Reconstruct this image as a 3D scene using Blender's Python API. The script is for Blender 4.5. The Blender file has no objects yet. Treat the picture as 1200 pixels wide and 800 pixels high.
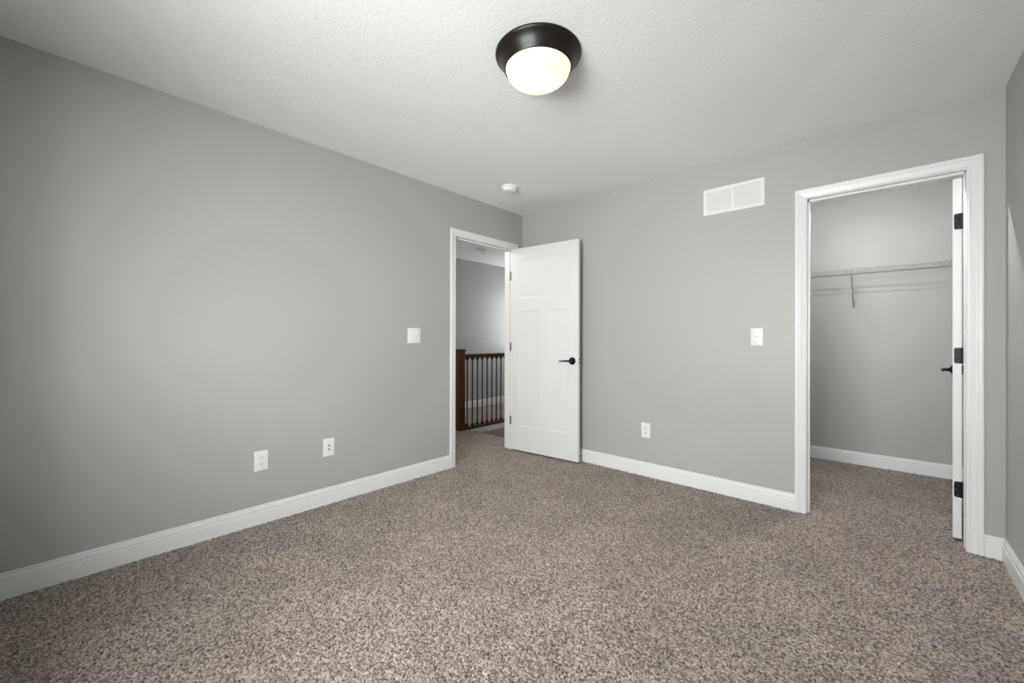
import bpy, bmesh, math, random
import numpy as np
from mathutils import Vector, Matrix

random.seed(7)
PI = math.pi
scene = bpy.context.scene
COL = scene.collection

# ------------------------------------------------------------------ camera
PITCH, ROLL, YAW = 0.0020, 0.0024, 0.7387
cam_data = bpy.data.cameras.new('camera')
cam_data.sensor_width = 36.0
cam_data.lens = 478.29 / 1200 * 36.0
cam_data.shift_x = 0.0
cam_data.shift_y = -3.2 / 1200
cam_data.clip_start = 0.02
camera = bpy.data.objects.new('camera', cam_data)
COL.objects.link(camera)
_fw = Vector((-math.sin(YAW) * math.cos(PITCH), math.cos(YAW) * math.cos(PITCH), math.sin(PITCH)))
_r = Vector((math.cos(YAW), math.sin(YAW), 0))
_u = _r.cross(_fw)
_r2 = _r * math.cos(ROLL) + _u * math.sin(ROLL)
_u2 = _u * math.cos(ROLL) - _r * math.sin(ROLL)
camera.matrix_world = Matrix(((_r2.x, _u2.x, -_fw.x, 2.8288), (_r2.y, _u2.y, -_fw.y, -3.2686),
                              (_r2.z, _u2.z, -_fw.z, 1.1307), (0, 0, 0, 1)))
scene.camera = camera

# ------------------------------------------------------------------ exposure, sky, daylight
vs = scene.view_settings
vs.view_transform = 'Standard'
vs.look = 'None'
vs.gamma = 1.0
vs.use_curve_mapping = False
vs.exposure = 0.0

DAY_POWER = 2030.0        # daylight through the bedroom window
HALL_POWER = 46.0     # daylight through the added window at the end of the hall
#
CLOSET_POWER = 34.0
BULB_POWER = 0.27

world = bpy.data.worlds.new('sky')
scene.world = world
world.use_nodes = True
wn = world.node_tree
wn.nodes.clear()
w_out = wn.nodes.new('ShaderNodeOutputWorld')
w_bg = wn.nodes.new('ShaderNodeBackground')
w_sky = wn.nodes.new('ShaderNodeTexSky')
w_sky.sky_type = 'HOSEK_WILKIE'
w_sky.turbidity = 6.0
w_sky.sun_direction = (0.3, 0.6, 0.7)
w_bg.inputs['Strength'].default_value = 1.0
wn.links.new(w_sky.outputs['Color'], w_bg.inputs['Color'])
wn.links.new(w_bg.outputs['Background'], w_out.inputs['Surface'])

REAR = -3.84            # y of the rear wall (behind the camera)
WX0, WX1, WZ0, WZ1 = 1.36, 2.80, 0.70, 2.10 # window opening in the rear wall


def area_light(name, loc, direction, sx, sy, power, color):
    l = bpy.data.lights.new(name, 'AREA')
    l.shape = 'RECTANGLE'
    l.size, l.size_y = sx, sy
    l.energy = power
    l.color = color
    o = bpy.data.objects.new(name, l)
    o.location = loc
    o.rotation_euler = Vector(direction).to_track_quat('-Z', 'Y').to_euler()
    COL.objects.link(o)
    return o


area_light('daylight', (4.65, REAR - 1.5, 1.75), (0, 1, 0), 6.7, 2.9, DAY_POWER, (1.0, 0.977, 0.972))
area_light('added_hall_daylight', (-1.65, 2.95, 1.5), (0, -1, 0), 1.0, 1.2, HALL_POWER, (0.98, 0.99, 1.0))  # added source behind the added hall window, lights far wall and hall ceiling



# ------------------------------------------------------------------ materials
def new_mat(name):
    m = bpy.data.materials.new(name)
    m.use_nodes = True
    nt = m.node_tree
    nt.nodes.clear()
    out = nt.nodes.new('ShaderNodeOutputMaterial')
    return m, nt, out


def principled(name, color, rough=0.5, metal=0.0, spec=0.5, bump=None, bump_strength=0.1, bump_dist=0.002, var=0.0, coat=0.0):
    m, nt, out = new_mat(name)
    b = nt.nodes.new('ShaderNodeBsdfPrincipled')
    nt.links.new(b.outputs[0], out.inputs['Surface'])
    b.inputs['Base Color'].default_value = (*color, 1)
    b.inputs['Roughness'].default_value = rough
    b.inputs['Metallic'].default_value = metal
    b.inputs['Specular IOR Level'].default_value = spec
    b.inputs['Coat Weight'].default_value = coat
    tc = nt.nodes.new('ShaderNodeTexCoord')
    if bump:
        n = nt.nodes.new('ShaderNodeTexNoise')
        n.inputs['Scale'].default_value = bump
        n.inputs['Detail'].default_value = 3.0
        nt.links.new(tc.outputs['Object'], n.inputs['Vector'])
        bp = nt.nodes.new('ShaderNodeBump')
        bp.inputs['Strength'].default_value = bump_strength
        bp.inputs['Distance'].default_value = bump_dist
        nt.links.new(n.outputs['Fac'], bp.inputs['Height'])
        nt.links.new(bp.outputs['Normal'], b.inputs['Normal'])
    if var:
        n2 = nt.nodes.new('ShaderNodeTexNoise')
        n2.inputs['Scale'].default_value = 2.2
        nt.links.new(tc.outputs['Object'], n2.inputs['Vector'])
        mx = nt.nodes.new('ShaderNodeMix')
        mx.data_type = 'RGBA'
        mx.inputs['A'].default_value = (*[c * (1 - var) for c in color], 1)
        mx.inputs['B'].default_value = (*[min(1, c * (1 + var)) for c in color], 1)
        nt.links.new(n2.outputs['Fac'], mx.inputs['Factor'])
        nt.links.new(mx.outputs['Result'], b.inputs['Base Color'])
    return m


M_WALL = principled('grey_wall_paint', (0.405, 0.402, 0.392), rough=0.42, spec=0.35, bump=220, bump_strength=0.08, bump_dist=0.001)
M_WHITE = principled('white_trim_paint', (0.75, 0.75, 0.755), rough=0.33, spec=0.45, bump=90, bump_strength=0.02, bump_dist=0.001)
M_DOOR = principled('white_door_paint', (0.71, 0.71, 0.71), rough=0.38, spec=0.45, bump=70, bump_strength=0.02, bump_dist=0.001)
M_PLASTIC = principled('white_plastic', (0.76, 0.76, 0.76), rough=0.3, spec=0.5, bump=300, bump_strength=0.01)
M_VENT = principled('white_enamel', (0.76, 0.76, 0.76), rough=0.35, spec=0.5, bump=300, bump_strength=0.01)
M_DARKHOLE = principled('dark_duct', (0.10, 0.10, 0.10), rough=0.9, bump=40)
M_BRONZE = principled('oil_rubbed_bronze', (0.008, 0.005, 0.004), rough=0.36, metal=0.0, spec=0.35, bump=120, bump_strength=0.03)
M_BLACK = principled('black_hardware', (0.006, 0.006, 0.007), rough=0.40, metal=0.0, spec=0.2, bump=150, bump_strength=0.03)
M_SLOT = principled('dark_slot', (0.05, 0.05, 0.05), rough=0.6, bump=100)
M_NICKEL = principled('grey_nickel', (0.16, 0.16, 0.155), rough=0.4, metal=0.5, bump=150, bump_strength=0.02)
M_WIRE = principled('shade_grey_wire', (0.33, 0.33, 0.325), rough=0.45, bump=200, bump_strength=0.02)  # white coating darkened to grey, shade on the wires put into the colour
M_IRON = principled('black_iron', (0.012, 0.011, 0.010), rough=0.5, bump=80, bump_strength=0.05)
M_DET = principled('detector_plastic', (0.85, 0.85, 0.83), rough=0.45, bump=200, bump_strength=0.01)


def wood_mat():
    m, nt, out = new_mat('dark_stained_wood')
    b = nt.nodes.new('ShaderNodeBsdfPrincipled')
    nt.links.new(b.outputs[0], out.inputs['Surface'])
    tc = nt.nodes.new('ShaderNodeTexCoord')
    mp = nt.nodes.new('ShaderNodeMapping')
    mp.inputs['Scale'].default_value = (18, 18, 1.5)
    nt.links.new(tc.outputs['Object'], mp.inputs['Vector'])
    n = nt.nodes.new('ShaderNodeTexNoise')
    n.inputs['Scale'].default_value = 4
    n.inputs['Detail'].default_value = 6
    nt.links.new(mp.outputs[0], n.inputs['Vector'])
    r = nt.nodes.new('ShaderNodeValToRGB')
    r.color_ramp.elements[0].position = 0.3
    r.color_ramp.elements[0].color = (0.052, 0.017, 0.005, 1)
    r.color_ramp.elements[1].position = 0.75
    r.color_ramp.elements[1].color = (0.155, 0.058, 0.018, 1)
    nt.links.new(n.outputs['Fac'], r.inputs[0])
    nt.links.new(r.outputs[0], b.inputs['Base Color'])
    b.inputs['Roughness'].default_value = 0.35
    return m


M_WOOD = wood_mat()


def ceiling_mat():
    m, nt, out = new_mat('textured_white_ceiling')
    b = nt.nodes.new('ShaderNodeBsdfPrincipled')
    nt.links.new(b.outputs[0], out.inputs['Surface'])
    b.inputs['Base Color'].default_value = (0.89, 0.89, 0.895, 1)
    b.inputs['Roughness'].default_value = 0.9
    b.inputs['Specular IOR Level'].default_value = 0.15
    tc = nt.nodes.new('ShaderNodeTexCoord')
    n = nt.nodes.new('ShaderNodeTexNoise')
    n.inputs['Scale'].default_value = 55
    n.inputs['Detail'].default_value = 3
    n.inputs['Distortion'].default_value = 0.6
    nt.links.new(tc.outputs['Object'], n.inputs['Vector'])
    r = nt.nodes.new('ShaderNodeValToRGB')
    r.color_ramp.elements[0].position = 0.42
    r.color_ramp.elements[1].position = 0.62
    nt.links.new(n.outputs['Fac'], r.inputs[0])
    bp = nt.nodes.new('ShaderNodeBump')
    bp.inputs['Strength'].default_value = 0.12
    bp.inputs['Distance'].default_value = 0.004
    nt.links.new(r.outputs[0], bp.inputs['Height'])
    nt.links.new(bp.outputs[0], b.inputs['Normal'])
    return m


M_CEIL = ceiling_mat()


def carpet_mat():
    m, nt, out = new_mat('brown_grey_carpet')
    b = nt.nodes.new('ShaderNodeBsdfPrincipled')
    nt.links.new(b.outputs[0], out.inputs['Surface'])
    b.inputs['Roughness'].default_value = 0.95
    b.inputs['Specular IOR Level'].default_value = 0.1
    b.inputs['Sheen Weight'].default_value = 0.22
    b.inputs['Sheen Roughness'].default_value = 0.6
    b.inputs['Sheen Tint'].default_value = (0.85, 0.74, 0.66, 1)
    tc = nt.nodes.new('ShaderNodeTexCoord')
    v = nt.nodes.new('ShaderNodeTexVoronoi')
    v.inputs['Scale'].default_value = 165
    nt.links.new(tc.outputs['Object'], v.inputs['Vector'])
    sep = nt.nodes.new('ShaderNodeSeparateColor')
    nt.links.new(v.outputs['Color'], sep.inputs[0])
    n = nt.nodes.new('ShaderNodeTexNoise')
    n.inputs['Scale'].default_value = 95
    n.inputs['Detail'].default_value = 2
    nt.links.new(tc.outputs['Object'], n.inputs['Vector'])
    mix = nt.nodes.new('ShaderNodeMath')
    mix.operation = 'MULTIPLY_ADD'
    nt.links.new(sep.outputs[0], mix.inputs[0])
    mix.inputs[1].default_value = 0.55
    ma = nt.nodes.new('ShaderNodeMath')
    ma.operation = 'MULTIPLY'
    nt.links.new(n.outputs['Fac'], ma.inputs[0])
    ma.inputs[1].default_value = 0.45
    nt.links.new(ma.outputs[0], mix.inputs[2])
    r = nt.nodes.new('ShaderNodeValToRGB')
    els = r.color_ramp.elements
    els[0].position = 0.20
    els[0].color = (0.045, 0.032, 0.026, 1)
    els[1].position = 0.78
    els[1].color = (0.505, 0.446, 0.410, 1)
    e = els.new(0.42)
    e.color = (0.200, 0.163, 0.141, 1)
    nt.links.new(mix.outputs[0], r.inputs[0])
    # broad brushed patches of the pile
    n2 = nt.nodes.new('ShaderNodeTexNoise')
    n2.inputs['Scale'].default_value = 3.4
    n2.inputs['Detail'].default_value = 4
    n2.inputs['Roughness'].default_value = 0.6
    nt.links.new(tc.outputs['Object'], n2.inputs['Vector'])
    mr = nt.nodes.new('ShaderNodeMapRange')
    mr.inputs['From Min'].default_value = 0.3
    mr.inputs['From Max'].default_value = 0.7
    mr.inputs['To Min'].default_value = 0.84
    mr.inputs['To Max'].default_value = 1.14
    nt.links.new(n2.outputs['Fac'], mr.inputs[0])
    mx = nt.nodes.new('ShaderNodeVectorMath')
    mx.operation = 'SCALE'
    nt.links.new(r.outputs[0], mx.inputs[0])
    nt.links.new(mr.outputs[0], mx.inputs['Scale'])
    nt.links.new(mx.outputs[0], b.inputs['Base Color'])
    bp = nt.nodes.new('ShaderNodeBump')
    bp.inputs['Strength'].default_value = 0.6
    bp.inputs['Distance'].default_value = 0.006
    nt.links.new(v.outputs['Distance'], bp.inputs['Height'])
    bp.invert = True
    nt.links.new(bp.outputs[0], b.inputs['Normal'])
    return m


M_CARPET = carpet_mat()


def shade_mat():
    m, nt, out = new_mat('frosted_lamp_glass')
    d = nt.nodes.new('ShaderNodeBsdfDiffuse')
    d.inputs['Color'].default_value = (0.85, 0.82, 0.76, 1)
    t = nt.nodes.new('ShaderNodeBsdfTranslucent')
    t.inputs['Color'].default_value = (0.95, 0.84, 0.70, 1)
    mx = nt.nodes.new('ShaderNodeMixShader')
    mx.inputs[0].default_value = 0.75
    nt.links.new(d.outputs[0], mx.inputs[1])
    nt.links.new(t.outputs[0], mx.inputs[2])
    e = nt.nodes.new('ShaderNodeEmission')
    e.inputs['Color'].default_value = (1.0, 0.84, 0.64, 1)
    e.inputs['Strength'].default_value = 0.55
    ad = nt.nodes.new('ShaderNodeAddShader')
    nt.links.new(mx.outputs[0], ad.inputs[0])
    nt.links.new(e.outputs[0], ad.inputs[1])
    g = nt.nodes.new('ShaderNodeBsdfGlossy')
    g.inputs['Roughness'].default_value = 0.2
    mg = nt.nodes.new('ShaderNodeMixShader')
    mg.inputs[0].default_value = 0.04
    nt.links.new(ad.outputs[0], mg.inputs[1])
    nt.links.new(g.outputs[0], mg.inputs[2])
    nt.links.new(mg.outputs[0], out.inputs['Surface'])
    return m


M_SHADE = shade_mat()


def pane_mat():
    m, nt, out = new_mat('clear_window_glass')
    t = nt.nodes.new('ShaderNodeBsdfTransparent')
    t.inputs['Color'].default_value = (0.96, 0.98, 0.97, 1)
    g = nt.nodes.new('ShaderNodeBsdfGlossy')
    g.inputs['Roughness'].default_value = 0.02
    mx = nt.nodes.new('ShaderNodeMixShader')
    mx.inputs[0].default_value = 0.06
    nt.links.new(t.outputs[0], mx.inputs[1])
    nt.links.new(g.outputs[0], mx.inputs[2])
    nt.links.new(mx.outputs[0], out.inputs['Surface'])
    return m


M_PANE = pane_mat()


# ------------------------------------------------------------------ mesh helpers
def box(bm, x0, x1, y0, y1, z0, z1):
    v = [bm.verts.new((x, y, z)) for z in (z0, z1) for y in (y0, y1) for x in (x0, x1)]
    for f in ((0, 2, 3, 1), (4, 5, 7, 6), (0, 1, 5, 4), (2, 6, 7, 3), (0, 4, 6, 2), (1, 3, 7, 5)):
        bm.faces.new([v[i] for i in f])


def bbox_mesh(bm, x0, x1, y0, y1, z0, z1, bev=0.001, seg=2):
    """a bevelled box"""
    b = bmesh.new()
    box(b, x0, x1, y0, y1, z0, z1)
    bmesh.ops.bevel(b, geom=b.edges[:], offset=bev, segments=seg, affect='EDGES', profile=0.5)
    merge(bm, b)


def merge(bm, other, mat=None):
    me = bpy.data.meshes.new('tmp')
    other.to_mesh(me)
    other.free()
    if mat is not None:
        me.transform(mat)
    bm.from_mesh(me)
    bpy.data.meshes.remove(me)


def tube(bm, pts, r, n=8, cap=True):
    """round bar along a polyline; r may be one radius or one per point"""
    pts = [Vector(p) for p in pts]
    rs = r if isinstance(r, (list, tuple)) else [r] * len(pts)
    rings = []
    for i, p in enumerate(pts):
        d = (pts[min(i + 1, len(pts) - 1)] - pts[max(i - 1, 0)]).normalized()
        a = Vector((0, 0, 1)) if abs(d.z) < 0.9 else Vector((1, 0, 0))
        u = d.cross(a).normalized()
        w = d.cross(u).normalized()
        rings.append([bm.verts.new(p + (u * math.cos(2 * PI * k / n) + w * math.sin(2 * PI * k / n)) * rs[i]) for k in range(n)])
    for a, b in zip(rings, rings[1:]):
        for k in range(n):
            bm.faces.new((a[k], a[(k + 1) % n], b[(k + 1) % n], b[k]))
    if cap:
        bm.faces.new(rings[0][::-1])
        bm.faces.new(rings[-1])


def lathe(bm, prof, n=48, mat=None):
    """revolve (radius, z) points about z"""
    b = bmesh.new()
    rings = []
    for r, z in prof:
        if r < 1e-6:
            rings.append([b.verts.new((0, 0, z))])
        else:
            rings.append([b.verts.new((r * math.cos(2 * PI * k / n), r * math.sin(2 * PI * k / n), z)) for k in range(n)])
    for p, q in zip(rings, rings[1:]):
        for k in range(n):
            k2 = (k + 1) % n
            if len(p) == 1 and len(q) == 1:
                continue
            if len(p) == 1:
                b.faces.new((p[0], q[k2], q[k]))
            elif len(q) == 1:
                b.faces.new((p[k], p[k2], q[0]))
            else:
                b.faces.new((p[k], p[k2], q[k2], q[k]))
    merge(bm, b, mat)


def obj(name, bm, mat, parent=None, smooth=None, loc=None):
    bmesh.ops.recalc_face_normals(bm, faces=bm.faces[:])
    me = bpy.data.meshes.new(name)
    bm.to_mesh(me)
    bm.free()
    me.materials.append(mat)
    if smooth is not None:
        for p in me.polygons:
            p.use_smooth = True
        me.set_sharp_from_angle(angle=math.radians(smooth))
    o = bpy.data.objects.new(name, me)
    COL.objects.link(o)
    if parent:
        o.parent = parent
    if loc:
        o.location = loc
    return o


def struct(name, bm, mat, parent=None, smooth=None):
    o = obj(name, bm, mat, parent, smooth)
    if parent is None:
        o['kind'] = 'structure'
    return o


def tag(o, label, cat, group=None):
    o['label'] = label
    o['category'] = cat
    if group:
        o['group'] = group
    return o


def thing(name, label, cat, loc=(0, 0, 0), rot=(0, 0, 0), group=None):
    o = bpy.data.objects.new(name, None)
    o.empty_display_size = 0.1
    COL.objects.link(o)
    o.location = loc
    o.rotation_euler = rot
    return tag(o, label, cat, group)


def copy_tree(o, parent=None):
    c = o.copy()
    COL.objects.link(c)
    if parent is not None:
        c.parent = parent
    for ch in list(o.children):
        copy_tree(ch, c)
    return c


# ------------------------------------------------------------------ dimensions
H = 2.44
W = 3.2941                     # right wall
T = 0.115                      # wall thickness
# bedroom doorway in the left wall (jamb faces)
DA, DB, DT = -0.912, -0.147, 2.054
# closet doorway in the back wall (jamb faces)
CA, CB, CT = 2.4575, 3.1575, 2.054
J = 0.019
CAS = 0.058                    # casing width
REV = 0.005                    # reveal
CLY = 1.622                    # closet back wall
CLX0, CLX1 = 1.45, 3.44
HX = -2.255                    # far wall of the hall
HY0, HY1 = -1.6, 2.7
RX = -1.085                    # railing line
SX = RX + 0.042                # stairwell side under the railing
SY = 0.158                     # first stair nosing

# ------------------------------------------------------------------ carpet floors
rng = np.random.default_rng(3)


def carpet(name, rects, step):
    """a fine grid whose pile height varies from tuft to tuft"""
    V, F, n0 = [], [], 0
    for (x0, x1, y0, y1, st) in rects:
        nx, ny = max(2, int((x1 - x0) / st)), max(2, int((y1 - y0) / st))
        xs, ys = np.linspace(x0, x1, nx), np.linspace(y0, y1, ny)
        X, Y = np.meshgrid(xs, ys)
        Z = rng.random(X.shape) * 0.007 - 0.0045
        X = X + (rng.random(X.shape) - 0.5) * st * 0.6
        Y = Y + (rng.random(X.shape) - 0.5) * st * 0.6
        np.clip(X, x0, x1, out=X)
        np.clip(Y, y0, y1, out=Y)
        V.append(np.stack([X, Y, Z], -1).reshape(-1, 3))
        i = np.arange(nx * ny).reshape(ny, nx) + n0
        F.append(np.stack([i[:-1, :-1], i[:-1, 1:], i[1:, 1:], i[1:, :-1]], -1).reshape(-1, 4))
        n0 += nx * ny
    V, F = np.concatenate(V), np.concatenate(F)
    me = bpy.data.meshes.new(name)
    me.vertices.add(len(V))
    me.vertices.foreach_set('co', V.astype(np.float32).ravel())
    me.loops.add(F.size)
    me.loops.foreach_set('vertex_index', F.astype(np.int32).ravel())
    me.polygons.add(len(F))
    me.polygons.foreach_set('loop_start', (np.arange(len(F)) * 4).astype(np.int32))
    me.update(calc_edges=True)
    me.polygons.foreach_set('use_smooth', np.ones(len(F), dtype=bool))
    me.materials.append(M_CARPET)
    o = bpy.data.objects.new(name, me)
    COL.objects.link(o)
    o['kind'] = 'structure'
    return o


carpet('floor', [(0, W, REAR, 0, 0.0065), (-T, 0, DA - 0.02, DB + 0.02, 0.0065), (CA - 0.02, CB + 0.02, 0, T, 0.0065)], 0)
carpet('floor_closet', [(CLX0, CLX1, T, CLY, 0.008)], 0)
carpet('floor_hall', [(HX, -T, HY0, SY, 0.010), (HX, SX, SY, HY1, 0.014)], 0)
bm = bmesh.new()               # carpeted flight going down from the hall, and the level below
for k in range(9):
    box(bm, SX, -T, SY + 0.26 * k, SY + 0.26 * (k + 1) + 0.02, -0.19 * (k + 1) - 0.19, -0.19 * (k + 1))
box(bm, SX, -T, SY - 0.02, SY, -0.19, -0.008)
box(bm, HX, -T, SY, HY1, -2.05, -1.9)
struct('floor_stairwell', bm, M_CARPET)

# ------------------------------------------------------------------ walls and ceilings
def slab_with_hole(bm, plane, p0, p1, s0, s1, z0, z1, ha, hb, hz0, hz1):
    """wall slab from p0 to p1 (thickness) along s, with one rectangular opening"""
    def b(sa, sb, za, zb):
        if plane == 'x':
            box(bm, p0, p1, sa, sb, za, zb)
        else:
            box(bm, sa, sb, p0, p1, za, zb)
    b(s0, ha, z0, z1)
    b(hb, s1, z0, z1)
    b(ha, hb, hz1, z1)
    if hz0 > z0:
        b(ha, hb, z0, hz0)


bm = bmesh.new()
slab_with_hole(bm, 'x', -T, 0, REAR - T, HY1, -2.0, H, DA - J, DB + J, -2.0, DT + J)
struct('wall_left', bm, M_WALL)
bm = bmesh.new()
slab_with_hole(bm, 'y', 0, T, 0, CLX1, -0.02, H, CA - J, CB + J, -0.02, CT + J)
struct('wall_back', bm, M_WALL)
bm = bmesh.new()
box(bm, W, W + T, REAR - T, 0, -0.02, H)
struct('wall_right', bm, M_WALL)
bm = bmesh.new()
slab_with_hole(bm, 'y', REAR - T, REAR, 0, W, -0.02, H, WX0, WX1, WZ0, WZ1)
struct('wall_rear', bm, M_WALL)
bm = bmesh.new()
box(bm, CLX0 - T, CLX1 + T, CLY, CLY + T, -0.02, H)
struct('wall_closet_back', bm, M_WALL)
bm = bmesh.new()
box(bm, CLX1, CLX1 + T, T, CLY, -0.02, H)
struct('wall_closet_right', bm, M_WALL)
bm = bmesh.new()
box(bm, CLX0 - T, CLX0, T, CLY, -0.02, H)
struct('wall_closet_left', bm, M_WALL)
bm = bmesh.new()
box(bm, HX - T, HX, HY0 - T, HY1 + T, -2.0, H)
struct('wall_hall_far', bm, M_WALL)
bm = bmesh.new()
slab_with_hole(bm, 'y', HY1, HY1 + T, HX, -T, -2.0, H, -2.1, -1.2, 0.9, 2.1)  # opening for the added hall window
struct('wall_hall_end', bm, M_WALL)
bm = bmesh.new()
box(bm, HX, -T, HY0 - T, HY0, -0.02, H)
struct('wall_hall_near', bm, M_WALL)
bm = bmesh.new()               # drywall under the railing, down the open stair
box(bm, SX - 0.1, SX, SY - 0.1, HY1, -2.0, -0.075)
struct('wall_stairwell', bm, M_WALL)
bm = bmesh.new()
box(bm, SX - 0.1, SX + 0.004, SY, HY1, -0.078, -0.012)
struct('trim_stairwell', bm, M_WHITE)

bm = bmesh.new()
box(bm, -T, W + T, REAR - T, T * 0.5, H, H + 0.1)
struct('ceiling', bm, M_CEIL)
bm = bmesh.new()
box(bm, CLX0 - T, CLX1 + T, T * 0.5, CLY + T, H, H + 0.1)
struct('ceiling_closet', bm, M_CEIL)
bm = bmesh.new()
box(bm, HX - T, -T, HY0 - T, HY1 + T, H, H + 0.1)
struct('ceiling_hall', bm, M_CEIL)

# ------------------------------------------------------------------ baseboards
BB = [(0.0, -0.004), (0.0145, -0.004), (0.0145, 0.071), (0.0135, 0.0745), (0.0095, 0.0755), (0.0098, 0.0785), (0.0115, 0.084), (0.0112, 0.092),
      (0.0095, 0.0985), (0.0055, 0.1005), (0.0055, 0.1030), (0.0072, 0.1045), (0.0070, 0.1095), (0.0050, 0.1122), (0.0, 0.1128)]


def baseboard(name, runs):
    """runs: (axis, wall coordinate, inward sign, start, end)"""
    bm = bmesh.new()
    for ax, c, sg, a, b in runs:
        ra, rb = [], []
        for t, z in BB:
            if ax == 'x':
                ra.append(bm.verts.new((c + sg * t, a, z)))
                rb.append(bm.verts.new((c + sg * t, b, z)))
            else:
                ra.append(bm.verts.new((a, c + sg * t, z)))
                rb.append(bm.verts.new((b, c + sg * t, z)))
        n = len(BB)
        for k in range(n):
            bm.faces.new((ra[k], ra[(k + 1) % n], rb[(k + 1) % n], rb[k]))
        bm.faces.new(ra)
        bm.faces.new(rb[::-1])
    return struct(name, bm, M_WHITE)


DO0, DO1 = DA - REV - CAS + REV * 2 - 0.004, DB + CAS + 0.004     # outer edges of the bedroom casing
CI0, CI1 = CA - REV, CB + REV                                      # inner edges of the closet casing
CO0, CO1 = CI0 - CAS, CI1 + CAS
DI0, DI1 = DA - REV, DB + REV
DO0, DO1 = DI0 - CAS, DI1 + CAS
baseboard('baseboard_left', [('x', 0, 1, REAR, DO0), ('x', 0, 1, DO1, 0)])
baseboard('baseboard_back', [('y', 0, -1, 0, CO0), ('y', 0, -1, CO1, W)])
baseboard('baseboard_right', [('x', W, -1, REAR, 0)])
baseboard('baseboard_rear', [('y', REAR, 1, 0, W)])
baseboard('baseboard_closet', [('y', CLY, -1, CLX0, CLX1), ('x', CLX1, -1, T, CLY), ('x', CLX0, 1, T, CLY)])
baseboard('baseboard_hall', [('x', HX, 1, HY0, HY1), ('y', HY0, 1, HX, -T), ('x', -T, -1, HY0, DO0)])

# ------------------------------------------------------------------ door casings and jambs
CASP = [(0.0, 0.0), (0.0, 0.0075), (0.002, 0.0095), (0.0075, 0.0105), (0.0100, 0.0085), (0.0120, 0.0088), (0.0200, 0.0112),
        (0.0290, 0.0140), (0.0335, 0.0146), (0.0350, 0.0130), (0.0370, 0.0132), (0.0400, 0.0160), (0.0460, 0.0170),
        (0.0530, 0.0168), (0.0570, 0.0150), (CAS, 0.0130), (CAS, 0.0)]


def casing(bm, a, b, top, place):
    rows = []
    for w, t in CASP:
        rows.append([bm.verts.new(place(s, z, t)) for s, z in ((a - w, -0.004), (a - w, top + w), (b + w, top + w), (b + w, -0.004))])
    n = len(rows)
    for k in range(n):
        p, q = rows[k], rows[(k + 1) % n]
        for i in range(3):
            bm.faces.new((p[i], p[i + 1], q[i + 1], q[i]))
    bm.faces.new([r[0] for r in rows])
    bm.faces.new([r[3] for r in rows][::-1])


bm = bmesh.new()
casing(bm, DI0, DI1, DT + REV, lambda s, z, t: (t, s, z))
casing(bm, DI0, DI1, DT + REV, lambda s, z, t: (-T - t, s, z))
# jamb with stop
for y0, y1 in ((DA - J, DA), (DB, DB + J)):
    box(bm, -T, 0, y0, y1, -0.004, DT + J)
box(bm, -T, 0, DA, DB, DT, DT + J)
box(bm, -0.075, -0.041, DA, DA + 0.011, -0.004, DT)
box(bm, -0.075, -0.041, DB - 0.011, DB, -0.004, DT)
box(bm, -0.075, -0.041, DA, DB, DT - 0.011, DT)
struct('trim_1', bm, M_WHITE)

bm = bmesh.new()
casing(bm, CI0, CI1, CT + REV, lambda s, z, t: (s, -t, z))
casing(bm, CI0, CI1, CT + REV, lambda s, z, t: (s, T + t, z))
for x0, x1 in ((CA - J, CA), (CB, CB + J)):
    box(bm, x0, x1, 0, T, -0.004, CT + J)
box(bm, CA, CB, 0, T, CT, CT + J)
box(bm, CA, CA + 0.011, 0.040, 0.074, -0.004, CT)
box(bm, CB - 0.003, CB, 0.040, 0.074, -0.004, CT)
box(bm, CA, CB, 0.040, 0.074, CT - 0.011, CT)
struct('trim_2', bm, M_WHITE)

# ------------------------------------------------------------------ doors
def door_leaf(width, z0, z1, side, panels):
    """moulded slab: local x along the leaf from the hinge, thickness from 3 to 38 mm on one side of the pin; recessed flat panels both faces"""
    bm = bmesh.new()
    ya, yb = side * 0.003, side * 0.038
    x0, x1 = 0.003, 0.003 + width
    for y, inn in ((ya, side), (yb, -side)):
        xs = sorted({x0, x1, *[p[0] for p in panels], *[p[1] for p in panels]})
        zs = sorted({z0, z1, *[p[2] for p in panels], *[p[3] for p in panels]})
        for xa, xb in zip(xs, xs[1:]):
            for za, zb in zip(zs, zs[1:]):
                cx, cz = (xa + xb) / 2, (za + zb) / 2
                if any(p[0] < cx < p[1] and p[2] < cz < p[3] for p in panels):
                    continue
                bm.faces.new([bm.verts.new(q) for q in ((xa, y, za), (xb, y, za), (xb, y, zb), (xa, y, zb))])
        for a, b, c, d in panels:
            rings = []
            for ins, dep in ((0, 0), (0.003, 0.0025), (0.011, 0.0045), (0.014, 0.0055)):
                yy = y + inn * dep
                rings.append([bm.verts.new(q) for q in ((a + ins, yy, c + ins), (b - ins, yy, c + ins), (b - ins, yy, d - ins), (a + ins, yy, d - ins))])
            for p, q in zip(rings, rings[1:]):
                for k in range(4):
                    bm.faces.new((p[k], p[(k + 1) % 4], q[(k + 1) % 4], q[k]))
            bm.faces.new(rings[-1])
    for q in (((x0, ya, z0), (x0, yb, z0), (x0, yb, z1), (x0, ya, z1)), ((x1, ya, z0), (x1, yb, z0), (x1, yb, z1), (x1, ya, z1)),
              ((x0, ya, z0), (x1, ya, z0), (x1, yb, z0), (x0, yb, z0)), ((x0, ya, z1), (x1, ya, z1), (x1, yb, z1), (x0, yb, z1))):
        bm.faces.new([bm.verts.new(p) for p in q])
    bmesh.ops.remove_doubles(bm, verts=bm.verts[:], dist=1e-5)
    return bm


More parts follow.
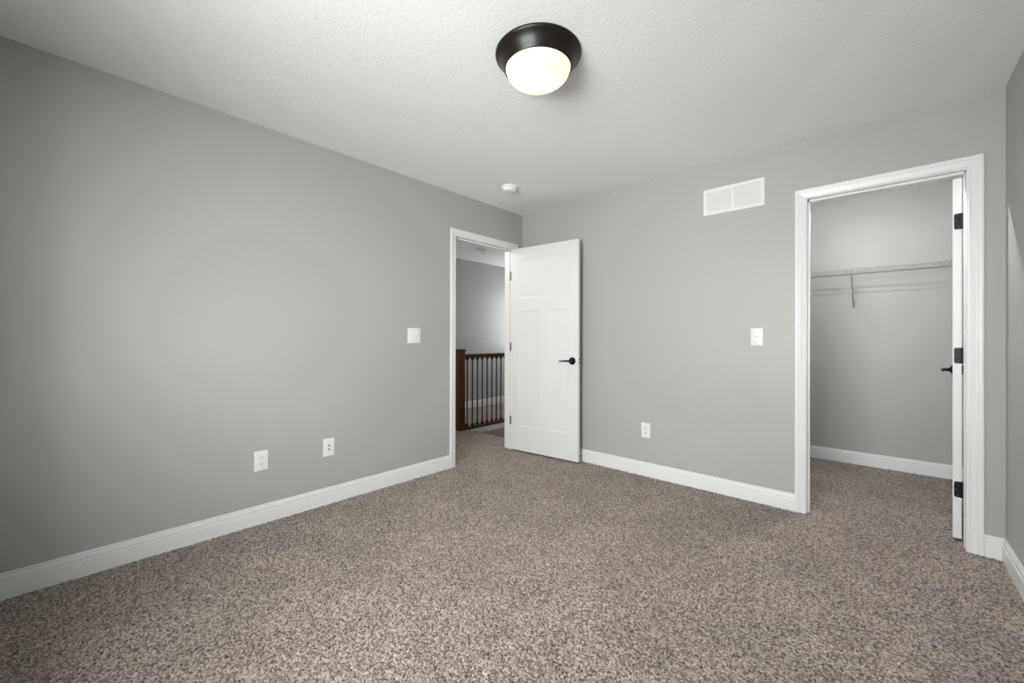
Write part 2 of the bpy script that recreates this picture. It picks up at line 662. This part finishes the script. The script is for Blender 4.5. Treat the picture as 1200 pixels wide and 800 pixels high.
def lever(parent, x, y, z, out, toward):
    """lever handle: round rose, neck and a slim curved arm. out = direction off the face (+1/-1), toward = direction of the arm along the leaf"""
    bm = bmesh.new()
    m = Matrix.Translation((x, y, z)) @ Matrix.Rotation(-out * PI / 2, 4, 'X')
    lathe(bm, [(0.0, 0.0), (0.035, 0.0), (0.035, 0.003), (0.032, 0.007), (0.020, 0.012), (0.0125, 0.020), (0.0105, 0.030), (0.0105, 0.050), (0.009, 0.054), (0.0, 0.054)], 28, m)
    lv = obj('lever_handle', bm, M_BLACK, parent, smooth=35)
    lv['label'] = 'black lever handle'
    bm = bmesh.new()
    pts, rs = [], []
    for k in range(11):
        t = k / 10
        pts.append((x + toward * (0.004 + 0.108 * t), y + out * (0.046 + 0.006 * math.sin(t * PI)), z + 0.003 * math.sin(t * PI) - 0.004 * t))
        rs.append(0.0088 - 0.0040 * t)
    tube(bm, pts, rs, 10)
    obj('lever_arm', bm, M_BLACK, lv, smooth=40)
    return lv


def rounded_plate(bm, x0, x1, z0, z1, y, th, r, left_only=True, n=6):
    """thin plate in the x-z plane with rounded corners on its x0 side"""
    pts = []
    for cx, cz, a0 in ((x0 + r, z0 + r, PI), (x0 + r, z1 - r, PI / 2)):
        arc = [(cx + r * math.cos(a), cz + r * math.sin(a)) for a in
               ([a0 + (PI / 2) * k / n for k in range(n + 1)] if a0 == PI else [PI - (PI / 2) * k / n for k in range(n + 1)])]
        pts.append(arc)
    lower = pts[0][::-1]
    upper = pts[1]
    # outline with knuckle cut-outs on the pin side
    h = z1 - z0
    outline = lower + upper + [(x1, z1), (x1, z1 - h * 0.20), (x1 + 0.0035, z1 - h * 0.20), (x1 + 0.0035, z1 - h * 0.40), (x1 - 0.002, z1 - h * 0.40),
                               (x1 - 0.002, z1 - h * 0.60), (x1 + 0.0035, z1 - h * 0.60), (x1 + 0.0035, z1 - h * 0.80), (x1, z1 - h * 0.80), (x1, z0)]
    a = [bm.verts.new((p[0], y, p[1])) for p in outline]
    b = [bm.verts.new((p[0], y + th, p[1])) for p in outline]
    n = len(a)
    for k in range(n):
        bm.faces.new((a[k], a[(k + 1) % n], b[(k + 1) % n], b[k]))
    bm.faces.new(a)
    bm.faces.new(b[::-1])


# bedroom door: hinged on the jamb near the corner, swung in almost against the back wall
PANELS = [(0.103, 0.668, 1.545, 1.935), (0.103, 0.338, 0.262, 1.418), (0.433, 0.668, 0.262, 1.418)]
door1 = struct('door_1', door_leaf(0.764, 0.018, 2.049, -1, PANELS), M_DOOR)
tag(door1, 'white three panel bedroom door standing open beside the corner', 'door')
door1.location = (0.0105, -0.1515, 0)
door1.rotation_euler = (0, 0, math.radians(5.15))
lever(door1, 0.704, -0.038, 0.935, -1, -1)
lever(door1, 0.704, -0.003, 0.935, 1, -1)
bm = bmesh.new()
bbox_mesh(bm, 0.7665, 0.7680, -0.032, -0.009, 0.905, 0.965, 0.0006, 1)
lp = obj('latch_plate', bm, M_WHITE, door1)
for zz in (0.919, 0.951):
    bm = bmesh.new()
    lathe(bm, [(0, 0), (0.0085, 0), (0.0085, 0.0025), (0.007, 0.0035), (0, 0.0035)], 14, Matrix.Translation((0.7680, -0.0205, zz)) @ Matrix.Rotation(PI / 2, 4, 'Y'))
    s = obj('screw', bm, M_BLACK, lp, smooth=40)
for zz in (1.787, 1.055, 0.298):
    bm = bmesh.new()
    tube(bm, [(0, 0, zz - 0.045), (0, 0, zz + 0.045)], 0.0062, 12)
    bbox_mesh(bm, 0.0005, 0.0028, -0.0370, -0.001, zz - 0.044, zz + 0.044, 0.0006, 1)
    hg = obj('hinge', bm, M_NICKEL, door1, smooth=40)
    # the leaf screwed to the jamb stays square to the wall
    b = bmesh.new()
    bbox_mesh(b, -0.0415, 0.0, 0.0020, 0.0045, zz - 0.044, zz + 0.044, 0.0006, 1)
    bm = bmesh.new()
    merge(bm, b, Matrix.Rotation(-math.radians(5.15), 4, 'Z') @ Matrix.Translation((-0.0105, -0.0005, 0)))
    obj('jamb_leaf', bm, M_NICKEL, hg)

# closet door: swung right back into the closet, only its hinge edge shows
PANELS2 = [(0.103, 0.598, 1.545, 1.935), (0.103, 0.303, 0.262, 1.418), (0.398, 0.598, 0.262, 1.418)]
door2 = struct('door_2', door_leaf(0.694, 0.018, 2.047, 1, PANELS2), M_DOOR)
tag(door2, 'white closet door swung inward, seen edge on with black hinges', 'door')
door2.location = (3.1555, 0.1215, 0)
door2.rotation_euler = (0, 0, math.radians(90 - 5.2))
lever(door2, 0.634, 0.038, 0.935, 1, -1)
lever(door2, 0.634, 0.003, 0.935, -1, -1)
for zz in (1.8025, 1.0465, 0.2935):
    # the leaf screwed to the hinge edge of the slab (that edge is the local x = 0.003 face)
    bm = bmesh.new()
    rounded_plate(bm, -0.0325, -0.0015, zz - 0.0445, zz + 0.0445, 0.0, 0.0022, 0.010)
    bm.transform(Matrix(((0, 1, 0, 0.0009), (-1, 0, 0, 0), (0, 0, 1, 0), (0, 0, 0, 1))))
    hg = obj('hinge', bm, M_BLACK, door2)
    hg['label'] = 'black hinge'
    bm = bmesh.new()
    for q in range(5):
        z0 = zz - 0.0445 + q * 0.0178
        tube(bm, [(0, -0.0015, z0 + 0.0004), (0, -0.0015, z0 + 0.0174)], 0.0060, 12)
    obj('hinge_knuckle', bm, M_BLACK, hg, smooth=40)
    for sy, sz in ((0.020, 0.036), (0.027, 0.0), (0.018, -0.036)):
        bm = bmesh.new()
        lathe(bm, [(0, 0.0), (0.0042, 0.0), (0.0042, 0.0009), (0.0015, 0.0004), (0, 0.0004)], 12, Matrix.Translation((0.0009, sy, zz + sz)) @ Matrix.Rotation(-PI / 2, 4, 'Y'))
        obj('screw', bm, M_SLOT, hg, smooth=40)

# door stop on the baseboard behind the bedroom door
ds = thing('door_stop', 'small door stop with black rubber tip on baseboard behind open door', 'door stop', (0.747, -0.0140, 0.055))
bm = bmesh.new()
lathe(bm, [(0, 0), (0.011, 0), (0.011, 0.003), (0.006, 0.007), (0, 0.007)], 18, Matrix.Rotation(PI / 2, 4, 'X'))
obj('mount', bm, M_WHITE, ds, smooth=40)
bm = bmesh.new()
pts = []
for k in range(121):
    a = k / 10 * 2 * PI
    pts.append((0.0045 * math.cos(a), -0.005 - 0.040 * k / 120, 0.0045 * math.sin(a)))
tube(bm, pts, 0.0011, 5)
obj('spring', bm, M_NICKEL, ds, smooth=60)
bm = bmesh.new()
lathe(bm, [(0, 0.043), (0.007, 0.043), (0.0085, 0.047), (0.0085, 0.055), (0.006, 0.059), (0, 0.060)], 18, Matrix.Rotation(PI / 2, 4, 'X'))
obj('rubber_tip', bm, M_BLACK, ds, smooth=40)

# ------------------------------------------------------------------ rear window (behind the camera)
bm = bmesh.new()
for a in ((WX0, WX0 + 0.05, WZ0, WZ1), (WX1 - 0.05, WX1, WZ0, WZ1), (WX0, WX1, WZ0, WZ0 + 0.05), (WX0, WX1, WZ1 - 0.05, WZ1),
          ((WX0 + WX1) / 2 - 0.02, (WX0 + WX1) / 2 + 0.02, WZ0, WZ1)):
    box(bm, a[0], a[1], REAR - 0.09, REAR - 0.04, a[2], a[3])
win = struct('window_1', bm, M_WHITE)
bm = bmesh.new()
box(bm, WX0 + 0.04, WX1 - 0.04, REAR - 0.067, REAR - 0.063, WZ0 + 0.04, WZ1 - 0.04)
obj('window_pane', bm, M_PANE, win)
bm = bmesh.new()
rows = []
for w, t in CASP:
    rows.append([bm.verts.new((s, REAR + t, z)) for s, z in ((WX0 - w, WZ0 - w), (WX0 - w, WZ1 + w), (WX1 + w, WZ1 + w), (WX1 + w, WZ0 - w))])
for k in range(len(rows)):
    p, q = rows[k], rows[(k + 1) % len(rows)]
    for i in range(4):
        bm.faces.new((p[i], p[(i + 1) % 4], q[(i + 1) % 4], q[i]))
box(bm, WX0 - 0.01, WX1 + 0.01, REAR - 0.04, REAR + 0.03, WZ0 - 0.02, WZ0)
struct('trim_3', bm, M_WHITE)

bm = bmesh.new()  # unseen window at the hall end, added as a source for the hall light
for a in ((-2.1, -2.05, 0.9, 2.1), (-1.25, -1.2, 0.9, 2.1), (-2.1, -1.2, 0.9, 0.95), (-2.1, -1.2, 2.05, 2.1), (-2.1, -1.2, 1.48, 1.52)):
    box(bm, a[0], a[1], HY1 + 0.04, HY1 + 0.09, a[2], a[3])
win2 = struct('window_2_added', bm, M_WHITE)
bm = bmesh.new()
box(bm, -2.06, -1.24, HY1 + 0.063, HY1 + 0.067, 0.94, 2.06)
obj('window_pane', bm, M_PANE, win2)

# ------------------------------------------------------------------ ceiling light
LX, LY = 1.652, -1.803
cl = thing('ceiling_light', 'round flush ceiling light, dark bronze pan around a glowing frosted bowl', 'ceiling light', (LX, LY, H))
bm = bmesh.new()
lathe(bm, [(0.0, 0.0), (0.195, 0.0), (0.1965, -0.002), (0.1965, -0.006), (0.1945, -0.010), (0.188, -0.016), (0.179, -0.025), (0.171, -0.036), (0.1645, -0.048),
           (0.159, -0.060), (0.1555, -0.068), (0.1525, -0.071), (0.149, -0.069), (0.148, -0.060), (0.13, -0.05), (0.0, -0.05)], 72)
o = obj('pan', bm, M_BRONZE, cl, smooth=50)
bm = bmesh.new()
prof = []
for k in range(17):
    a = (PI / 2) * k / 16
    prof.append((0.1480 * math.cos(a) ** 0.88 if k < 16 else 0.0, -0.064 - 0.078 * math.sin(a)))
lathe(bm, prof, 72)
o = obj('glass_shade', bm, M_SHADE, cl, smooth=80)
o['label'] = 'glowing frosted glass bowl'
for sx in (-0.048, 0.048):
    l = bpy.data.lights.new('bulb_light', 'POINT')
    l.energy = BULB_POWER
    l.color = (1.0, 0.84, 0.62)
    l.shadow_soft_size = 0.02
    lo = bpy.data.objects.new('bulb_light', l)
    lo.parent = cl
    lo.location = (sx * 0.45, sx * 0.45, -0.078)
    COL.objects.link(lo)


# ------------------------------------------------------------------ smoke detectors
def detector(name, label, loc, group=None, rotz=0.0):
    t = thing(name, label, 'smoke detector', loc, (0, 0, rotz), group)
    bm = bmesh.new()
    lathe(bm, [(0, 0), (0.069, 0), (0.070, -0.004), (0.069, -0.011), (0.064, -0.013), (0, -0.013)], 40)
    obj('mounting_ring', bm, M_DET, t, smooth=40)
    bm = bmesh.new()
    lathe(bm, [(0, -0.012), (0.060, -0.012), (0.061, -0.020), (0.055, -0.022), (0.054, -0.026), (0.057, -0.028), (0.055, -0.036), (0.047, -0.041), (0.020, -0.043), (0, -0.043)], 40)
    obj('sensor_body', bm, M_DET, t, smooth=35)
    bm = bmesh.new()
    lathe(bm, [(0.0, -0.041), (0.012, -0.041), (0.012, -0.045), (0.010, -0.046), (0, -0.046)], 20, Matrix.Translation((0.018, -0.016, 0)))
    obj('test_button', bm, M_PLASTIC, t, smooth=35)
    bm = bmesh.new()
    for k in range(5):
        box(bm, -0.032, -0.008, 0.012 + k * 0.005, 0.0145 + k * 0.005, -0.0435, -0.0415)
    obj('sounder_slots', bm, M_DET, t)
    return t


detector('smoke_detector', 'round white smoke detector on the bedroom ceiling near the corner', (0.454, -0.697, H))
detector('smoke_detector', 'small smoke detector on hallway ceiling seen through the doorway', (-1.49, 0.86, H), rotz=2.0)


# ------------------------------------------------------------------ plates on the walls (local: plate in x-z, facing -y)
def plate(parent, w, h):
    bm = bmesh.new()
    bbox_mesh(bm, -w / 2, w / 2, -0.0055, 0.0, -h / 2, h / 2, 0.0022, 3)
    return obj('cover_plate', bm, M_PLASTIC, parent, smooth=60)


def screw(parent, x, z, y=-0.0055):
    bm = bmesh.new()
    lathe(bm, [(0, 0), (0.0034, 0), (0.0030, 0.0009), (0, 0.0012)], 14, Matrix.Translation((x, y, z)) @ Matrix.Rotation(PI / 2, 4, 'X'))
    return obj('screw', bm, M_PLASTIC, parent, smooth=40)


def outlet(label, loc, rotz):
    t = thing('wall_outlet', label, 'outlet', loc, (0, 0, rotz), 'duplex outlets')
    plate(t, 0.077, 0.122)
    for z in (0.0200, -0.0200):
        bm = bmesh.new()
        n = 28
        ring = []
        for k in range(n):
            a = 2 * PI * k / n
            ring.append((0.0172 * math.cos(a), max(-0.0135, min(0.0135, 0.0172 * math.sin(a)))))
        a = [bm.verts.new((p[0], -0.0050, z + p[1])) for p in ring]
        b = [bm.verts.new((p[0] * 0.97, -0.0076, z + p[1] * 0.97)) for p in ring]
        for k in range(n):
            bm.faces.new((a[k], a[(k + 1) % n], b[(k + 1) % n], b[k]))
        bm.faces.new(b)
        r = obj('receptacle', bm, M_PLASTIC, t)
        bm = bmesh.new()
        box(bm, -0.0078, -0.0050, -0.0079, -0.0070, z - 0.0010, z + 0.0072)
        box(bm, 0.0050, 0.0078, -0.0079, -0.0070, z + 0.0002, z + 0.0072)
        tube(bm, [(0, -0.0070, z - 0.0065), (0, -0.0079, z - 0.0065)], 0.0027, 12)
        obj('slots', bm, M_SLOT, r)
    screw(t, 0, 0)
    return t


def toggle_switch(label, loc, rotz, gangs):
    """gangs: list of (x offset, up?)"""
    t = thing('light_switch', label, 'light switch', loc, (0, 0, rotz))
    plate(t, 0.074 if len(gangs) == 1 else 0.121, 0.123)
    for gx, up in gangs:
        bm = bmesh.new()
        bbox_mesh(bm, gx - 0.0055, gx + 0.0055, -0.0064, -0.0050, -0.0125, 0.0125, 0.0004, 1)
        fr = obj('toggle_frame', bm, M_VENT, t)
        b = bmesh.new()
        bbox_mesh(b, -0.0038, 0.0038, -0.0165, 0.0, -0.0045, 0.0045, 0.0012, 2)
        bm = bmesh.new()
        merge(bm, b, Matrix.Translation((gx, -0.0058, 0.001 if up else -0.001)) @ Matrix.Rotation(math.radians(-28 if up else 28), 4, 'X'))
        obj('toggle', bm, M_PLASTIC, fr, smooth=50)
        for z in (0.030, -0.030):
            screw(t, gx, z)
    return t


def jack_plate(label, loc, rotz):
    t = thing('jack_plate', label, 'jack plate', loc, (0, 0, rotz))
    plate(t, 0.077, 0.121)
    bm = bmesh.new()
    bbox_mesh(bm, -0.0075, 0.0075, -0.0075, -0.005, 0.006, 0.020, 0.0006, 1)
    j = obj('data_jack', bm, M_PLASTIC, t)
    bm = bmesh.new()
    box(bm, -0.0058, 0.0058, -0.0079, -0.0070, 0.0085, 0.0175)
    obj('jack_opening', bm, M_SLOT, j)
    bm = bmesh.new()
    lathe(bm, [(0, 0.005), (0.0062, 0.005), (0.0062, 0.0075), (0.0047, 0.0075), (0.0047, 0.0145), (0.0025, 0.0145), (0, 0.0125)], 6, Matrix.Translation((0, 0, -0.0135)) @ Matrix.Rotation(PI / 2, 4, 'X'))
    obj('coaxial_connector', bm, M_NICKEL, t)
    for z in (0.042, -0.042):
        screw(t, 0, z)
    return t


# rotation: local -y faces the room; on the left wall the plates face +x
RL = PI / 2
outlet('white duplex outlet low on the left wall, farthest from the bedroom door', (0.0, -2.450, 0.384), RL)
jack_plate('white plate with two small dark jacks, right of the left wall outlet', (0.0, -2.038, 0.387), RL)
toggle_switch('square white double light switch beside the bedroom doorway', (0.0, -1.349, 1.161), RL, [(-0.0228, False), (0.0228, True)])
outlet('white duplex outlet low on the back wall between the two doors', (1.3645, 0.0, 0.379), 0)
toggle_switch('white single light switch on the back wall beside the closet doorway', (2.1725, 0.0, 1.1535), 0, [(0.0, True)])

# ------------------------------------------------------------------ return-air vent
vt = thing('air_vent', 'white rectangular louvred air vent high on the back wall', 'vent', (2.018, 0.0, 2.1655))
vw, vh = 0.402, 0.195
bm = bmesh.new()
ow, oh, iw, ih = vw / 2, vh / 2, vw / 2 - 0.026, vh / 2 - 0.024
loops = []
for hw, hh, y in ((ow, oh, 0.0), (ow, oh, -0.003), (ow - 0.004, oh - 0.004, -0.0065), (iw + 0.004, ih + 0.004, -0.0065), (iw, ih, -0.004), (iw, ih, -0.0005)):
    loops.append([bm.verts.new((sx * hw, y, sz * hh)) for sx, sz in ((-1, -1), (1, -1), (1, 1), (-1, 1))])
for p, q in zip(loops, loops[1:]):
    for k in range(4):
        bm.faces.new((p[k], p[(k + 1) % 4], q[(k + 1) % 4], q[k]))
obj('frame', bm, M_VENT, vt)
bm = bmesh.new()
bbox_mesh(bm, -0.008, 0.008, -0.0062, -0.0005, -ih, ih, 0.0008, 1)
obj('centre_bar', bm, M_VENT, vt)
bm = bmesh.new()
nl = 14
for side in (-1, 1):
    xa, xb = (-iw, -0.007) if side < 0 else (0.007, iw)
    for k in range(nl):
        z = -ih + (k + 0.5) * 2 * ih / nl
        v = [bm.verts.new(q) for q in ((xa, -0.0045, z - 0.0058), (xb, -0.0045, z - 0.0058), (xb, -0.0005, z + 0.0052), (xa, -0.0005, z + 0.0052),
                                       (xa, -0.0052, z - 0.0052), (xb, -0.0052, z - 0.0052), (xb, -0.0012, z + 0.0058), (xa, -0.0012, z + 0.0058))]
        for f in ((0, 1, 2, 3), (7, 6, 5, 4), (0, 4, 5, 1), (2, 6, 7, 3)):
            bm.faces.new([v[i] for i in f])
obj('louvres', bm, M_VENT, vt)
bm = bmesh.new()
box(bm, -iw, iw, -0.0004, 0.0, -ih, ih)
obj('duct_opening', bm, M_DARKHOLE, vt)
for sx in (-1, 1):
    bm = bmesh.new()
    lathe(bm, [(0, 0), (0.004, 0), (0.0035, 0.001), (0, 0.0014)], 12, Matrix.Translation((sx * (ow - 0.013), -0.0065, 0)) @ Matrix.Rotation(PI / 2, 4, 'X'))
    obj('screw', bm, M_VENT, vt, smooth=40)

# ------------------------------------------------------------------ closet: wire shelf and lamp over the door
SZ = 1.745
sh = thing('wire_shelf', 'white wire closet shelf fixed along the closet back wall', 'shelf', (0, CLY, SZ))
FY = -0.322
xa, xb = CLX0 + 0.01, CLX1 - 0.01
bm = bmesh.new()
nw = int((xb - xa) / 0.0330)
for k in range(nw + 1):
    x = xa + 0.006 + k * 0.0330
    tube(bm, [(x, -0.004, 0), (x, FY, 0)], 0.0013, 5)
    if k % 2 == 0:
        tube(bm, [(x, FY, 0), (x, FY - 0.002, -0.004), (x, FY - 0.002, -0.038)], 0.0018, 5)
obj('deck_wires', bm, M_WIRE, sh, smooth=60)
bm = bmesh.new()
for y, z, r in ((-0.006, -0.003, 0.003), (-0.16, -0.0035, 0.0025), (FY + 0.003, -0.0035, 0.0036)):
    tube(bm, [(xa, y, z), (xb, y, z)], r, 8)
obj('cross_rods', bm, M_WIRE, sh, smooth=60)
bm = bmesh.new()
tube(bm, [(xa, FY - 0.004, -0.037), (xb, FY - 0.004, -0.037)], 0.0040, 8)
obj('lip_rod', bm, M_WIRE, sh, smooth=60)
for bx in (1.75, 2.623, 3.36):
    bm = bmesh.new()
    tube(bm, [(bx, FY - 0.008, 0.002), (bx, FY - 0.0085, -0.040), (bx, FY + 0.006, -0.046), (bx, -0.014, -0.292), (bx, -0.004, -0.305)], 0.0042, 8)
    bbox_mesh(bm, bx - 0.008, bx + 0.008, -0.004, 0.0, -0.318, -0.285, 0.001, 1)
    obj('support_brace', bm, M_WIRE, sh, smooth=60)
for bx in (1.6, 2.02, 2.44, 2.86, 3.2):
    bm = bmesh.new()
    bbox_mesh(bm, bx - 0.007, bx + 0.007, -0.012, 0.0, -0.010, 0.008, 0.002, 2)
    obj('wall_clip', bm, M_WIRE, sh, smooth=60)

lamp2 = thing('closet_light', 'white globe light above the door inside the closet', 'ceiling light', (2.53, T, 2.20))
bm = bmesh.new()
lathe(bm, [(0, 0), (0.06, 0), (0.06, 0.012), (0.045, 0.03), (0.045, 0.05), (0, 0.05)], 28, Matrix.Rotation(-PI / 2, 4, 'X'))
obj('lamp_base', bm, M_PLASTIC, lamp2, smooth=40)
l = bpy.data.lights.new('closet_bulb', 'POINT')
l.energy = CLOSET_POWER
l.color = (1.0, 0.99, 0.975)
l.shadow_soft_size = 0.004
lo = bpy.data.objects.new('closet_bulb', l)
lo.parent = lamp2
lo.location = (0, 0.10, -0.02)
COL.objects.link(lo)

# ------------------------------------------------------------------ hall: stair railing, added lamp
rl = thing('stair_railing', 'dark wood stair railing with black balusters in the hallway beyond the door', 'railing', (RX, 0, 0))
bm = bmesh.new()
NW, NY = 0.045, 0.068
bbox_mesh(bm, -NW, NW, NY - NW, NY + NW, -0.004, 0.985, 0.003, 2)
bbox_mesh(bm, -NW - 0.010, NW + 0.010, NY - NW - 0.010, NY + NW + 0.010, -0.004, 0.085, 0.004, 2)
bbox_mesh(bm, -NW - 0.006, NW + 0.006, NY - NW - 0.006, NY + NW + 0.006, 0.982, 1.010, 0.006, 3)
obj('newel_post', bm, M_WOOD, rl, smooth=40)
bm = bmesh.new()
prof = [(-0.028, 0.897), (0.028, 0.897), (0.030, 0.905), (0.024, 0.915), (0.031, 0.928), (0.026, 0.941), (0.012, 0.947), (-0.012, 0.947), (-0.026, 0.941), (-0.031, 0.928), (-0.024, 0.915), (-0.030, 0.905)]
y0, y1 = NY + NW, HY1
a = [bm.verts.new((p[0], y0, p[1])) for p in prof]
b = [bm.verts.new((p[0], y1, p[1])) for p in prof]
for k in range(len(prof)):
    bm.faces.new((a[k], a[(k + 1) % len(prof)], b[(k + 1) % len(prof)], b[k]))
bm.faces.new(a)
bm.faces.new(b[::-1])
obj('handrail', bm, M_WOOD, rl, smooth=40)
bm = bmesh.new()
bbox_mesh(bm, -0.040, 0.040, y0, y1, -0.012, 0.024, 0.004, 2)
obj('base_rail', bm, M_WOOD, rl, smooth=40)


def shoe(flip):
    bm = bmesh.new()
    s = -1 if flip else 1
    z = 0.897 if flip else 0.024
    for (h0, w0), (h1, w1) in zip([(0, .017), (.008, .017), (.022, .0125), (.032, .0085)], [(.008, .017), (.022, .0125), (.032, .0085), (.034, .0085)]):
        v = [bm.verts.new((sx * w, sy * w, z + s * h)) for h, w in ((h0, w0), (h1, w1)) for sx, sy in ((-1, -1), (1, -1), (1, 1), (-1, 1))]
        for k in range(4):
            bm.faces.new((v[k], v[(k + 1) % 4], v[4 + (k + 1) % 4], v[4 + k]))
    bmesh.ops.remove_doubles(bm, verts=bm.verts[:], dist=1e-5)
    return bm


bm = bmesh.new()
bbox_mesh(bm, -0.0065, 0.0065, -0.0065, 0.0065, 0.022, 0.90, 0.001, 1)
bal0 = obj('baluster', bm, M_IRON, rl)
obj('baluster_shoe', shoe(False), M_IRON, bal0)
obj('baluster_collar', shoe(True), M_IRON, bal0)
BY0, BP = 0.186, 0.0882
bal0.location = (0, BY0, 0)
for k in range(1, 28):
    c = copy_tree(bal0, rl)
    c.location = (0, BY0 + BP * k, 0)

hl = thing('added_hall_light', 'added unseen ceiling light brightening the hallway outside the bedroom doorway', 'ceiling light', (-0.75, -0.95, H))  # unseen lamp added to brighten the hall carpet and newel
bm = bmesh.new()
lathe(bm, [(0, 0), (0.14, 0), (0.14, -0.02), (0.12, -0.03), (0, -0.03)], 36)
obj('lamp_base', bm, M_PLASTIC, hl, smooth=40)
bm = bmesh.new()
lathe(bm, [(0.118 * math.cos(PI / 2 * k / 10) if k < 10 else 0.0, -0.03 - 0.07 * math.sin(PI / 2 * k / 10)) for k in range(11)], 36)
obj('glass_shade', bm, M_SHADE, hl, smooth=80)
l = bpy.data.lights.new('added_hall_bulb', 'POINT')
l.energy = 19.0
l.color = (1.0, 0.93, 0.84)
l.shadow_soft_size = 0.08
lo = bpy.data.objects.new('added_hall_bulb', l)
lo.parent = hl
lo.location = (0, 0, -0.22)
COL.objects.link(lo)
